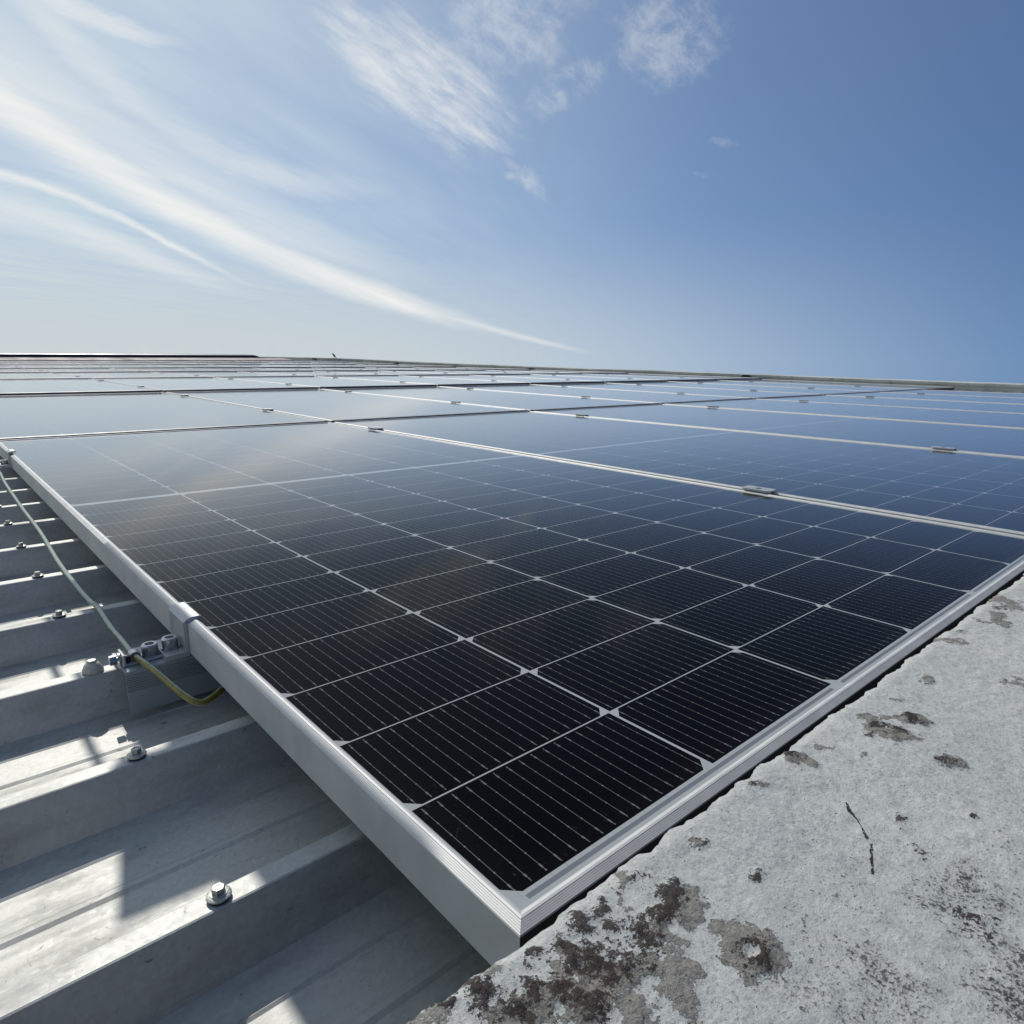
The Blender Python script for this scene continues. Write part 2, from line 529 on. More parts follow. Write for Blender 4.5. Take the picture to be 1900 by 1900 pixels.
def thing(name, label, cat, loc=(0, 0, 0), rot=(0, 0, 0), group=None, me=None):
    o = new_obj(name, me, None, loc, rot)
    o['label'] = label
    o['category'] = cat
    if group:
        o['group'] = group
    return o


def mesh(name, bm, mats, smooth=False, angle=None):
    me = bpy.data.meshes.new(name)
    bmesh.ops.recalc_face_normals(bm, faces=bm.faces)
    if smooth:
        for f in bm.faces:
            f.smooth = True
        if angle:
            for e in bm.edges:
                if len(e.link_faces) == 2 and e.calc_face_angle(0) > math.radians(angle):
                    e.smooth = False
    bm.to_mesh(me)
    bm.free()
    for m in (mats if isinstance(mats, (list, tuple)) else [mats]):
        me.materials.append(m)
    return me


def box(bm, a, b, bevel=0.0, seg=1):
    vs = [bm.verts.new((x, y, z)) for z in (a[2], b[2]) for y in (a[1], b[1]) for x in (a[0], b[0])]
    idx = [(0, 2, 3, 1), (4, 5, 7, 6), (0, 1, 5, 4), (2, 6, 7, 3), (0, 4, 6, 2), (1, 3, 7, 5)]
    fs = [bm.faces.new([vs[k] for k in q]) for q in idx]
    if bevel:
        es = list({e for f in fs for e in f.edges})
        bmesh.ops.bevel(bm, geom=es, offset=bevel, segments=seg, affect='EDGES', profile=0.5)
    return fs


def lathe(bm, prof, n=24, c=(0, 0, 0), axis='z', mi=0, phase=0.0):
    """prof: (radius, height) pairs, closed with caps where the radius is > 0"""
    rings = []
    for r, h in prof:
        ring = []
        for k in range(n):
            a = 2 * math.pi * k / n + phase
            p = (r * math.cos(a), r * math.sin(a), h)
            if axis == 'x':
                p = (p[2], p[0], p[1])
            elif axis == 'y':
                p = (p[0], p[2], p[1])
            ring.append(bm.verts.new((p[0] + c[0], p[1] + c[1], p[2] + c[2])))
        rings.append(ring)
    fs = []
    for a, b in zip(rings[:-1], rings[1:]):
        for k in range(n):
            fs.append(bm.faces.new((a[k], a[(k + 1) % n], b[(k + 1) % n], b[k])))
    fs.append(bm.faces.new(rings[0][::-1]))
    fs.append(bm.faces.new(rings[-1]))
    for f in fs:
        f.material_index = mi
    return fs


def tube(bm, pts, rad, n=12, mi=None, twist=0.0):
    P = [Vector(p) for p in pts]
    rings = []
    up = Vector((0, 0, 1))
    for k, p in enumerate(P):
        t = (P[min(k + 1, len(P) - 1)] - P[max(k - 1, 0)]).normalized()
        s = t.cross(up)
        if s.length < 1e-4:
            s = t.cross(Vector((1, 0, 0)))
        s.normalize()
        u = s.cross(t).normalized()
        r = rad[k] if isinstance(rad, (list, tuple)) else rad
        rings.append([bm.verts.new(p + (s * math.cos(2 * math.pi * j / n + twist * k) + u * math.sin(2 * math.pi * j / n + twist * k)) * r) for j in range(n)])
    for a, b in zip(rings[:-1], rings[1:]):
        for j in range(n):
            f = bm.faces.new((a[j], a[(j + 1) % n], b[(j + 1) % n], b[j]))
            if mi:
                f.material_index = mi(j, len(rings), a)
    bm.faces.new(rings[0][::-1])
    bm.faces.new(rings[-1])


def prism(bm, prof, axis, a, b):
    """extrude a closed 2-D outline along an axis between a and b"""
    def P(u, v, w):
        return {'x': (w, u, v), 'y': (u, w, v)}[axis]
    r0 = [bm.verts.new(P(u, v, a)) for u, v in prof]
    r1 = [bm.verts.new(P(u, v, b)) for u, v in prof]
    n = len(prof)
    for k in range(n):
        bm.faces.new((r0[k], r0[(k + 1) % n], r1[(k + 1) % n], r1[k]))
    bm.faces.new(r0[::-1])
    bm.faces.new(r1)


def smooth_path(pts, n=8):
    """Catmull-Rom through the points"""
    P = [Vector(p) for p in pts]
    P = [2 * P[0] - P[1]] + P + [2 * P[-1] - P[-2]]
    o = []
    for k in range(1, len(P) - 2):
        for s in range(n):
            t = s / n
            a, b, c, d = P[k - 1:k + 3]
            o.append(0.5 * ((2 * b) + (c - a) * t + (2 * a - 5 * b + 4 * c - d) * t * t + (3 * b - a - 3 * c + d) * t ** 3))
    o.append(P[-2])
    return o


# value noise for meshes
_tab = RNG.random((257, 257))


def vnoise(x, y):
    xi, yi = np.floor(x).astype(int), np.floor(y).astype(int)
    fx, fy = x - xi, y - yi
    fx, fy = fx * fx * (3 - 2 * fx), fy * fy * (3 - 2 * fy)
    a = _tab[xi % 257, yi % 257]; b = _tab[(xi + 1) % 257, yi % 257]
    c = _tab[xi % 257, (yi + 1) % 257]; d = _tab[(xi + 1) % 257, (yi + 1) % 257]
    return (a * (1 - fx) + b * fx) * (1 - fy) + (c * (1 - fx) + d * fx) * fy


def fbm(x, y, s, o=4, r=0.5):
    t = 0; a = 1; w = 0
    for k in range(o):
        t = t + a * vnoise(x * s + 17 * k, y * s + 31 * k); w += a
        a *= r; s *= 2.03
    return t / w


# ------------------------------------------------------------------ heights (the roof rises away from the camera and dips to the right)
ZN = [0.0, 0.0125, 0.047, 0.069, 0.082, 0.096, 0.119, 0.141, 0.158]      # near edge of each panel row
SXR = [-0.0050, -0.0048, -0.0036, -0.0024, -0.0018, -0.0004, 0.0008, 0.0016, 0.002]   # fall along x
STEP = [0.0045, 0.013, 0.007, 0.011, 0.012, 0.010, 0.010, 0.010]         # the next row starts this much higher
ROWP = PL + 0.020
COLP = PW + 0.020
NR, NC = 8, 8
OX, OY = 0.004, 0.002
YN = [OY + ROWP * k for k in range(9)]


def row_z(y):
    return float(np.interp(y, YN, ZN))


def rib_z(y):
    return float(np.interp(y, [-0.5, 0.0, 0.177, 1.33, 2.48] + YN[2:], [-0.055, -0.050, -0.048, -0.0335, -0.030] + [z - 0.052 for z in ZN[2:]]))


# ------------------------------------------------------------------ ground and building body
bm = bmesh.new()
bmesh.ops.create_grid(bm, x_segments=8, y_segments=8, size=3000)
# the roof is not quite level, so the true horizon dips a little behind it
o = new_obj('ground', mesh('ground', bm, M_GROUND), None, (0, 0, -16.0), (math.radians(-2.6), math.radians(2.6), 0))
o['kind'] = 'structure'

bm = bmesh.new()
box(bm, (-30.0, -0.30, -20.0), (9.95, 30.0, -0.45))
o = thing('building', 'grey rendered building under the panel covered roof', 'building', me=mesh('building', bm, M_RENDER))

# trapezoidal roof sheet: ribs run along x
PITCH = 0.191
prof = []
y = 0.177 - PITCH
k = 0
while y < 21.3:
    top = rib_z(y)
    zf = top - 0.040
    for dy, z in ((-0.0200, zf), (-0.0080, top - 0.0006), (-0.0068, top), (0.0080, top), (0.0092, top - 0.0006), (0.0215, zf),
                  (0.0480, zf), (0.0505, zf + 0.0012), (0.0530, zf), (0.0930, zf), (0.0965, zf + 0.0016), (0.1010, zf + 0.0016), (0.1045, zf),
                  (0.1390, zf), (0.1412, zf + 0.0012), (0.1435, zf)):
        prof.append((y + dy, z))
    y += PITCH
    k += 1
xs = np.array([-2.6, -0.9, -0.4, 0.0, 0.6, 2.0, 5.0, 9.55])
co = []
for x in xs:
    for (yy, zz) in prof:
        fall = np.interp(yy, YN, SXR) * max(x, 0.0)
        co.append((x, yy, zz + fall))
n = len(prof)
fc = [(i * n + j, i * n + j + 1, (i + 1) * n + j + 1, (i + 1) * n + j) for i in range(len(xs) - 1) for j in range(n - 1)]
me = bpy.data.meshes.new('metal_roof')
me.from_pydata(co, [], fc)
me.materials.append(M_ROOF)
me.update()
thing('metal_roof', 'ribbed galvanised metal roof sheet beside and beneath the solar panels', 'roof', me=me)

# ------------------------------------------------------------------ near parapet (weathered concrete top in the foreground)
PZ, PSX = 0.0195, -0.0105          # top height at x = 0 and its fall along x
PE = -0.0125                       # y of its inner edge


def inv_px(u, v, z):
    d = R.T @ np.array([(u - 950) / 1257.3, (v - 950) / 1257.3, 1.0])
    t = (z - CAM[2]) / d[2]
    return CAM + t * d


xs = np.unique(np.concatenate([np.linspace(-2.5, -0.14, 14), np.arange(-0.14, 0.50, 0.0016), np.arange(0.50, 1.1, 0.0035), np.linspace(1.1, 9.95, 40)]))
ys = np.unique(np.concatenate([np.arange(-0.20, PE + 0.0001, 0.0015), np.linspace(-0.55, -0.20, 14), [PE]]))
XX, YY = np.meshgrid(xs, ys, indexing='ij')
edge_w = (fbm(XX, XX * 0 + 3.3, 60, 5, 0.6) - 0.5) * 0.0075
near_e = np.clip(1 - (PE - YY) / 0.02, 0, 1)
YW = YY + edge_w * near_e
ZZ = PZ + PSX * np.minimum(XX, 1.2) - 0.004 * np.clip(XX - 1.2, 0, None)
ZZ = ZZ + (fbm(XX, YY, 14, 4) - 0.5) * 0.004 + (fbm(XX, YY, 170, 3) - 0.5) * 0.0011
ed = np.clip(1 - (PE - YY) / 0.009, 0, 1)
ZZ = ZZ - ed ** 2 * (0.0030 + 0.004 * np.clip(fbm(XX, YY, 90, 3) - 0.45, 0, 1))


def patch(F, px, r, amp=1.0, hard=0.35, el=1.0, wob=1.0):
    if px == (1394, 1772) or px == (1395, 1776):            # the round growth keeps its outline
        wob = 0.35
    w = inv_px(px[0], px[1], 0.017)
    wx = XX + (fbm(XX, YY, 70, 3) - 0.5) * r * 1.3 * wob + (fbm(XX + 2, YY, 0.9 / r, 3) - 0.5) * r * 1.5 * wob
    wy = YY + (fbm(XX + 5, YY + 9, 70, 3) - 0.5) * r * 1.3 * wob + (fbm(XX + 7, YY + 4, 0.9 / r, 3) - 0.5) * r * 1.5 * wob
    d = np.hypot((wx - w[0]) / el, wy - w[1]) / r
    v = amp * np.clip((1 - d) / hard, 0, 1)
    if amp > 0:
        np.maximum(F, v, out=F)
    else:
        F += v
    return F


TAN = np.zeros_like(XX); DARK = np.zeros_like(XX); SOOT = np.zeros_like(XX)
for px, r, a in [((1225, 1690), .0215, .85), ((1394, 1772), .0175, 1), ((1205, 1800), .020, .9), ((1120, 1835), .024, .95),
                 ((1030, 1855), .020, .95), ((955, 1880), .016, .9), ((1180, 1885), .018, .85), ((1262, 1862), .012, .7), ((1290, 1700), .012, .9),
                 ((1655, 1355), .017, 1), ((1690, 1330), .013, .95), ((1620, 1330), .009, .9), ((1482, 1415), .0105, 1), ((1775, 1422), .0125, .75),
                 ((1530, 1385), .007, .8), ((1600, 1400), .006, .7), ((1715, 1255), .008, .85), ((1660, 1292), .006, .6),
                 ((1870, 1105), .030, .72), ((1850, 1140), .022, .72), ((1770, 1185), .016, .62), ((1405, 1457), .006, .7), ((1298, 1570), .007, .75),
                 ((780, 1890), .014, .75), ((1060, 1790), .010, .7), ((1880, 1260), .012, .6)]:
    patch(TAN, px, r * 1.1, a, 0.55)
patch(TAN, (1190, 1660), .0105, -1.2)
patch(TAN, (1395, 1776), .0042, -1.3)
patch(TAN, (1105, 1760), .009, -0.9)
patch(TAN, (990, 1815), .009, -0.9)
np.clip(TAN, 0, 1, out=TAN)
for px, r, a in [((1232, 1650), .0075, .95), ((1240, 1680), .0075, .95), ((1225, 1712), .007, .9), ((1195, 1720), .006, .75), ((1180, 1640), .006, .6), ((1395, 1776), .0085, .95),
                 ((1113, 1688), .0046, .95), ((1079, 1728), .0056, .9), ((1107, 1708), .003, .9), ((1142, 1722), .006, .85), ((1052, 1727), .0022, .8),
                 ((988, 1775), .0042, .85), ((973, 1795), .0022, .7), ((832, 1853), .0058, .9), ((905, 1848), .0075, .8), ((1040, 1775), .006, .7), ((1075, 1790), .008, .85), ((1118, 1800), .009, .8),
                 ((1160, 1750), .009, .8), ((1190, 1745), .008, .75), ((960, 1860), .010, .9), ((1020, 1850), .011, .75), ((1090, 1850), .012, .72), ((1170, 1790), .009, .6), ((900, 1880), .006, .6),
                 ((1658, 1350), .009, .85), ((1690, 1330), .007, .9), ((1610, 1360), .006, .6), ((1470, 1405), .006, .75), ((1760, 1412), .006, .55), ((1403, 1628), .0045, .65),
                 ((1668, 1514), .005, .5), ((1720, 1578), .006, .5), ((1800, 1710), .010, .6), ((1713, 1262), .004, .6), ((1780, 1165), .006, .5), ((1860, 1120), .010, .55), ((1405, 1460), .004, .55), ((1805, 1513), .0022, .9), ((1300, 1572), .004, .5)]:
    patch(DARK, px, r * 1.5, a, 0.9)
patch(DARK, (1395, 1776), .0042, -1.4, 0.6)
patch(DARK, (1190, 1655), .0075, -0.8, 0.6)
np.clip(DARK, 0, 1, out=DARK)
for px, r, a in [((1800, 1710), .034, 1), ((1650, 1800), .05, .85), ((1850, 1850), .06, .9), ((1500, 1860), .04, .6), ((1600, 1620), .03, .6), ((1700, 1500), .05, .4),
                 ((1500, 1700), .03, .45), ((1150, 1700), .04, .4), ((1880, 1600), .04, .5)]:
    patch(SOOT, px, r, a, 0.9)
SOOT = np.clip(SOOT + (fbm(XX, YY, 12, 4) - 0.5) * 0.9, 0, 1)
lum = np.clip(TAN * 1.3 - 0.45, 0, 1)
ZZ = ZZ + lum * (0.0007 + 0.0042 * (fbm(XX, YY, 230, 3, 0.6) - 0.40)) + np.clip(DARK - 0.25, 0, 1) * 0.0065 * (fbm(XX, YY, 380, 2, 0.6) - 0.1)
nx, ny = XX.shape
V = np.stack([XX, YW, ZZ], -1).reshape(-1, 3)
ii, jj = np.meshgrid(np.arange(nx - 1), np.arange(ny - 1), indexing='ij')
a = (ii * ny + jj).ravel()
F = np.stack([a, a + ny, a + ny + 1, a + 1], 1)
# skirts: inner face (towards the panels) and outer face
top_e = np.arange(nx) * ny + (ny - 1)
low = V[top_e].copy(); low[:, 2] = -0.6
out_e = np.arange(nx) * ny
lo2 = V[out_e].copy(); lo2[:, 2] = -0.7
n0 = len(V)
V = np.concatenate([V, low, lo2])
k = np.arange(nx - 1)
F = np.concatenate([F, np.stack([top_e[k], top_e[k + 1], n0 + k + 1, n0 + k], 1), np.stack([out_e[k + 1], out_e[k], n0 + nx + k, n0 + nx + k + 1], 1)])
me = bpy.data.meshes.new('parapet')
me.from_pydata(V.tolist(), [], F.tolist())
me.update()
me.polygons.foreach_set('use_smooth', [True] * len(me.polygons))
for nm, A in (('tan', TAN), ('dark', DARK), ('soot', SOOT)):
    at = me.attributes.new(nm, 'FLOAT', 'POINT')
    full = np.zeros(len(V), dtype=np.float32)
    full[:nx * ny] = A.ravel()
    at.data.foreach_set('value', full)
me.materials.append(M_CONC)
me.materials.append(M_GAP_SHADE)
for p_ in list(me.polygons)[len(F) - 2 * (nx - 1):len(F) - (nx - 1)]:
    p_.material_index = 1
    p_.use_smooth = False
thing('parapet', 'weathered pale concrete parapet with brown lichen and a crack in the foreground', 'parapet', me=me)

# ------------------------------------------------------------------ far parapet wall along the right-hand end of the roof
WP = [(-0.6, -0.015), (1.90, 0.0082), (3.71, 0.030), (5.86, 0.060), (7.36, 0.082), (10.10, 0.1016), (13.95, 0.162), (19.05, 0.2555), (24.6, 0.2855)]
bm = bmesh.new()
yy = np.arange(-0.6, 24.6, 0.12)
tz = np.interp(yy, [p[0] for p in WP], [p[1] for p in WP]) + (fbm(yy, yy * 0, 1.2, 4, 0.6) - 0.5) * 0.016 + (np.floor(yy / 3.1) % 2) * 0.004
ring = []
for y_, z_ in zip(yy, tz):
    w = (vnoise(np.array([y_ * 5]), np.array([2.0]))[0] - 0.5) * 0.01
    ring.append([bm.verts.new(p) for p in ((9.6 + w, y_, -0.6), (9.6 + w, y_, z_ - 0.035), (9.575, y_, z_ - 0.033), (9.575, y_, z_ - 0.004), (9.585, y_, z_), (9.87, y_, z_ + 0.004), (9.87, y_, -8.0))])
for a_, b_ in zip(ring[:-1], ring[1:]):
    for j in range(6):
        bm.faces.new((a_[j], a_[j + 1], b_[j + 1], b_[j]))
bm.faces.new(ring[0]); bm.faces.new(ring[-1][::-1])
thing('parapet_wall', 'low grey stained parapet wall along the far right end of the panels', 'wall', me=mesh('parapet_wall', bm, M_WALL))

# dark half-round drain covers at the foot of that wall
DR = ['nearest to the right', 'second from the right', 'third from the right', 'farthest, just left of the bird']
for k, (y_, z_) in enumerate([(5.41, 0.0124), (10.29, 0.045), (15.49, 0.116), (20.29, 0.219)]):
    bm = bmesh.new()
    r, n = 0.062, 14
    for x0_, x1_, rr in ((9.60, 9.50, r),):
        p = [(rr * 1.15 * math.cos(math.pi * j / n), rr * 0.85 * math.sin(math.pi * j / n)) for j in range(n + 1)]
        prism(bm, p, 'x', x1_, x0_)
    t = thing('drain_cover', 'black half-round drain cover on the far wall, ' + DR[k], 'drain cover', (0, y_, z_ - 0.012), group='black drain covers along the far wall')
    new_obj('hood', mesh('drain_hood', bm, M_BLACK), t)
    bm = bmesh.new()
    prism(bm, [(-0.10, -0.05), (0.10, -0.05), (0.10, 0.0), (-0.10, 0.0)], 'x', 9.52, 9.60)
    new_obj('base', mesh('drain_base', bm, M_WALL), t)

# ------------------------------------------------------------------ ridge capping and its flashing beyond the last row
bm = bmesh.new()
pr = [(21.2, 0.210), (21.2, 0.285), (21.26, 0.306), (21.9, 0.318), (22.3, 0.21)]
r0 = [bm.verts.new((-6.0, y_, z_)) for y_, z_ in pr]
r1 = [bm.verts.new((8.29 - (z_ - 0.21) * 3.3, y_, z_ + 0.040)) for y_, z_ in pr]
for j in range(len(pr)):
    bm.faces.new((r0[j], r0[(j + 1) % 5], r1[(j + 1) % 5], r1[j]))
bm.faces.new(r0[::-1]); bm.faces.new(r1)
thing('ridge_cap', 'dark blue metal ridge capping along the far left skyline', 'ridge cap', me=mesh('ridge_cap', bm, M_RIDGE))
bm = bmesh.new()
pr = [(20.35, 0.150), (21.15, 0.214), (21.15, 0.20), (20.35, 0.12)]
r0 = [bm.verts.new((-6.0, y_, z_)) for y_, z_ in pr]
r1 = [bm.verts.new((8.9, y_, z_ + 0.035)) for y_, z_ in pr]
for j in range(4):
    bm.faces.new((r0[j], r0[(j + 1) % 4], r1[(j + 1) % 4], r1[j]))
bm.faces.new(r0[::-1]); bm.faces.new(r1)
thing('roof_flashing', 'purple brown strip of flashing just below the dark ridge capping', 'flashing', me=mesh('roof_flashing', bm, M_FLASH))

# ------------------------------------------------------------------ solar panels
FH = 0.033


def frame_mesh():
    pr = [(0.0, -FH), (0.0, -0.0002)]
    for k in range(5):                                     # fine ridges along the outer chamfer
        d = 0.0005 + k * 0.00106
        z = 0.0003 + 0.36 * d
        pr += [(d, z), (d + 0.00086, z + 0.00033), (d + 0.00092, z + 0.00014), (d + 0.00104, z + 0.00036)]
    pr += [(0.0059, 0.0026), (0.0074, 0.0028), (0.0090, 0.0024), (0.0104, 0.0014), (0.0114, 0.0002), (0.0114, -0.0010), (0.0020, -0.0060), (0.0020, -FH + 0.0016), (0.028, -FH + 0.0016), (0.028, -FH)]
    bm = bmesh.new()
    cs = [(0, 0, 1, 1), (PW, 0, -1, 1), (PW, PL, -1, -1), (0, PL, 1, -1)]
    rings = [[bm.verts.new((cx + sx * d, cy + sy * d, z)) for d, z in pr] for cx, cy, sx, sy in cs]
    for q in range(4):
        a, b = rings[q], rings[(q + 1) % 4]
        for j in range(len(pr)):
            f = bm.faces.new((a[j], a[(j + 1) % len(pr)], b[(j + 1) % len(pr)], b[j]))
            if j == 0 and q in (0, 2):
                f.material_index = 1                       # outer faces of the two short sides, shade painted in as dark colour
    return mesh('panel_frame', bm, [M_FRAME, M_END_SHADE])


bm = bmesh.new()
box(bm, (0.0035, 0.0035, -0.0048), (PW - 0.0035, PL - 0.0035, 0.0))
ME_GLASS = mesh('panel_glass', bm, M_GLASS)
ME_FRAME = frame_mesh()
bm = bmesh.new()
box(bm, (PW / 2 - 0.05, PL / 2 - 0.04, -0.022), (PW / 2 + 0.05, PL / 2 + 0.04, -0.0050), 0.003)
ORD = ['first', 'second', 'third', 'fourth', 'fifth', 'sixth', 'seventh', 'eighth']
proto = None
for r in range(NR):
    for c in range(NC if r else NC - 1):
        y0, y1 = YN[r], YN[r] + PL
        xm = OX + c * COLP
        z0 = ZN[r] + SXR[r] * xm
        z1 = ZN[r + 1] - STEP[r] + 0.5 * (SXR[r] + SXR[r + 1]) * xm
        sx = (SXR[r] * 0.75 + SXR[r + 1] * 0.25)
        jit = 0.0 if (r == 0 and c == 0) else random.uniform(-0.0008, 0.0008)
        rot = (math.atan2(z1 - z0, PL) + jit * 0.4, -math.atan(sx) + jit * 0.5, 0)
        lab = f'dark blue solar panel, {ORD[c]} from the left edge in the {ORD[r]} row from the parapet'
        if r == 0 and c == 0:
            lab = 'big foreground solar panel with its frame corner over the concrete parapet'
        t = thing('solar_panel', lab, 'solar panel', (xm, y0, z0 + jit), rot, 'solar panels laid in rows on the roof')
        new_obj('frame', ME_FRAME, t)
        new_obj('glass', ME_GLASS, t)

# ------------------------------------------------------------------ clamps between neighbouring panels
def plate_with_hole(bm, wx, wy, z0, z1, hr, n=24):
    rings = []
    for z in (z0, z1):
        outer, inner = [], []
        for k in range(n):
            a = 2 * math.pi * (k + 0.5) / n
            cx, cy = math.cos(a), math.sin(a)
            s = min(wx / abs(cx), wy / abs(cy))
            outer.append(bm.verts.new((cx * s, cy * s, z)))
            inner.append(bm.verts.new((cx * hr, cy * hr, z)))
        rings.append((outer, inner))
    (o0, i0), (o1, i1) = rings
    for k in range(n):
        j = (k + 1) % n
        bm.faces.new((o1[k], o1[j], i1[j], i1[k]))
        bm.faces.new((o0[j], o0[k], i0[k], i0[j]))
        bm.faces.new((o0[k], o0[j], o1[j], o1[k]))
        bm.faces.new((i0[j], i0[k], i1[k], i1[j]))


bm = bmesh.new()
plate_with_hole(bm, 0.019, 0.032, 0.0052, 0.0086, 0.0070)
ME_PLATE = mesh('clamp_plate', bm, M_CLAMP)
bm = bmesh.new()
for s in (-1, 1):
    box(bm, (s * 0.0085 - 0.0012, -0.032, -0.020), (s * 0.0085 + 0.0012, 0.032, 0.0051))
box(bm, (-0.0085, -0.032, -0.0215), (0.0085, 0.032, -0.0195))
ME_CHAN = mesh('clamp_channel', bm, M_CLAMP)
bm = bmesh.new()
lathe(bm, [(0.0062, -0.0040), (0.0062, 0.0050), (0.0056, 0.0056), (0.0034, 0.0056), (0.0034, 0.0020)], 18)
ME_CBOLT = mesh('clamp_bolt', bm, M_STEEL)
bm = bmesh.new()
plate_with_hole(bm, 0.019, 0.032, 0.0052, 0.0086, 0.0070)
for s in (-1, 1):
    box(bm, (s * 0.0085 - 0.0012, -0.032, -0.020), (s * 0.0085 + 0.0012, 0.032, 0.0051))
lathe(bm, [(0.0062, -0.0040), (0.0062, 0.0050), (0.0056, 0.0056), (0.0034, 0.0056), (0.0034, 0.0020)], 12)
ME_CALL = mesh('mid_clamp', bm, M_CLAMP)
CY = {0: (0.515, 2.10), 1: (0.655, 2.00)}
for r in range(NR):
    for c in range(NC - 1 if r else NC - 2):
        for h, yl in enumerate(CY.get(r, (0.58, 1.98))):
            x = OX + (c + 1) * COLP - 0.010
            y = YN[r] + yl
            f = yl / PL
            z0 = ZN[r] + SXR[r] * x
            z1 = ZN[r + 1] - STEP[r] + 0.5 * (SXR[r] + SXR[r + 1]) * x
            z = z0 + (z1 - z0) * f
            rot = (math.atan2(z1 - z0, PL), -math.atan(SXR[r]), 0)
            lab = f'{("near", "far")[h]} clamp between {ORD[c]} and {ORD[c + 1]} panels in the {ORD[r]} row from the parapet'
            if r < 2:
                t = thing('mid_clamp', lab, 'clamp', (x, y, z), rot, 'clamps holding the panel joints')
                new_obj('plate', ME_PLATE, t)
                new_obj('channel', ME_CHAN, t)
                new_obj('bolt', ME_CBOLT, t)
            else:
                thing('mid_clamp', lab, 'clamp', (x, y, z), rot, 'clamps holding the panel joints', ME_CALL)

# ------------------------------------------------------------------ mounting rails, end clamps at the open left edge
def rail_mesh():
    bm = bmesh.new()
    L0, L1 = -0.057, 0.42
    pr = [(-0.030, -0.0455)]
    k = 0
    z = -0.0440
    front = [(-0.0300, -0.0455), (-0.0300, -0.0230)]
    for j in range(8):
        zz = -0.0230 + j * 0.0024
        front += [(-0.0300, zz), (-0.0300, zz + 0.0014), (-0.0290, zz + 0.0017), (-0.0290, zz + 0.0022)]
    front += [(-0.0300, -0.0036), (-0.0300, -0.0008), (-0.0290, 0.0)]
    back = [(0.0290, 0.0), (0.0300, -0.0008), (0.0300, -0.0455), (0.0275, -0.0455), (0.0275, -0.0030), (0.0060, -0.0030), (0.0060, -0.0060), (-0.0060, -0.0060), (-0.0060, -0.0030), (-0.0275, -0.0030), (-0.0275, -0.0455)]
    prism(bm, front[:1] + front[2:] + back, 'x', L0, L1)
    return mesh('rail_profile', bm, M_RAIL)


def allen(bm, c, r=0.0080, h=0.0105):
    lathe(bm, [(r * 0.96, 0.0), (r, 0.0006), (r, h - 0.0012), (r * 0.86, h), (r * 0.56, h), (r * 0.50, h - 0.0040)], 24, c)


ME_RAIL = rail_mesh()
bm = bmesh.new()
allen(bm, (0, 0, 0))
ME_ALLEN = mesh('allen_bolt', bm, M_STEEL, True, 35)
bm = bmesh.new()
lathe(bm, [(0.0090, 0.0), (0.0090, 0.0014)], 24)
ME_WASH = mesh('flat_washer', bm, M_STEEL)


def end_clamp_body():
    """Z-shaped: lip over the frame, upright wall, foot on the rail"""
    bm = bmesh.new()
    pr = [(0.0135, 0.0030), (0.0135, 0.0062), (0.0120, 0.0072), (0.0035, 0.0072), (-0.0006, 0.0058), (-0.0042, 0.0028), (-0.0042, -0.0290), (-0.0240, -0.0290), (-0.0240, -0.0345), (-0.0005, -0.0345), (-0.0005, 0.0030)]
    prism(bm, pr, 'y', -0.026, 0.026)
    return mesh('end_clamp_body', bm, M_CLAMP)


ME_EC = end_clamp_body()
for k, (yc, ztop) in enumerate([(0.541, -0.0345), (2.085, -0.0235)]):
    nm = ('nearest the foreground', 'farther off at the left picture edge')[k]
    t = thing('mounting_rail', f'short grooved aluminium rail straddling a roof rib, {nm}', 'rail', (0, yc + 0.004, ztop), group='mounting rails under the panel edge')
    new_obj('profile', ME_RAIL, t)
    t = thing('end_clamp', f'Z-shaped aluminium clamp gripping the panel frame edge, {nm}', 'clamp', (0.0042, yc, ztop + 0.0345), group='end clamps on the open panel edge')
    new_obj('body', ME_EC, t)
    new_obj('bolt', ME_ALLEN, t, (-0.0135, -0.004, -0.0275))
    new_obj('washer', ME_WASH, t, (-0.0135, -0.004, -0.0289))

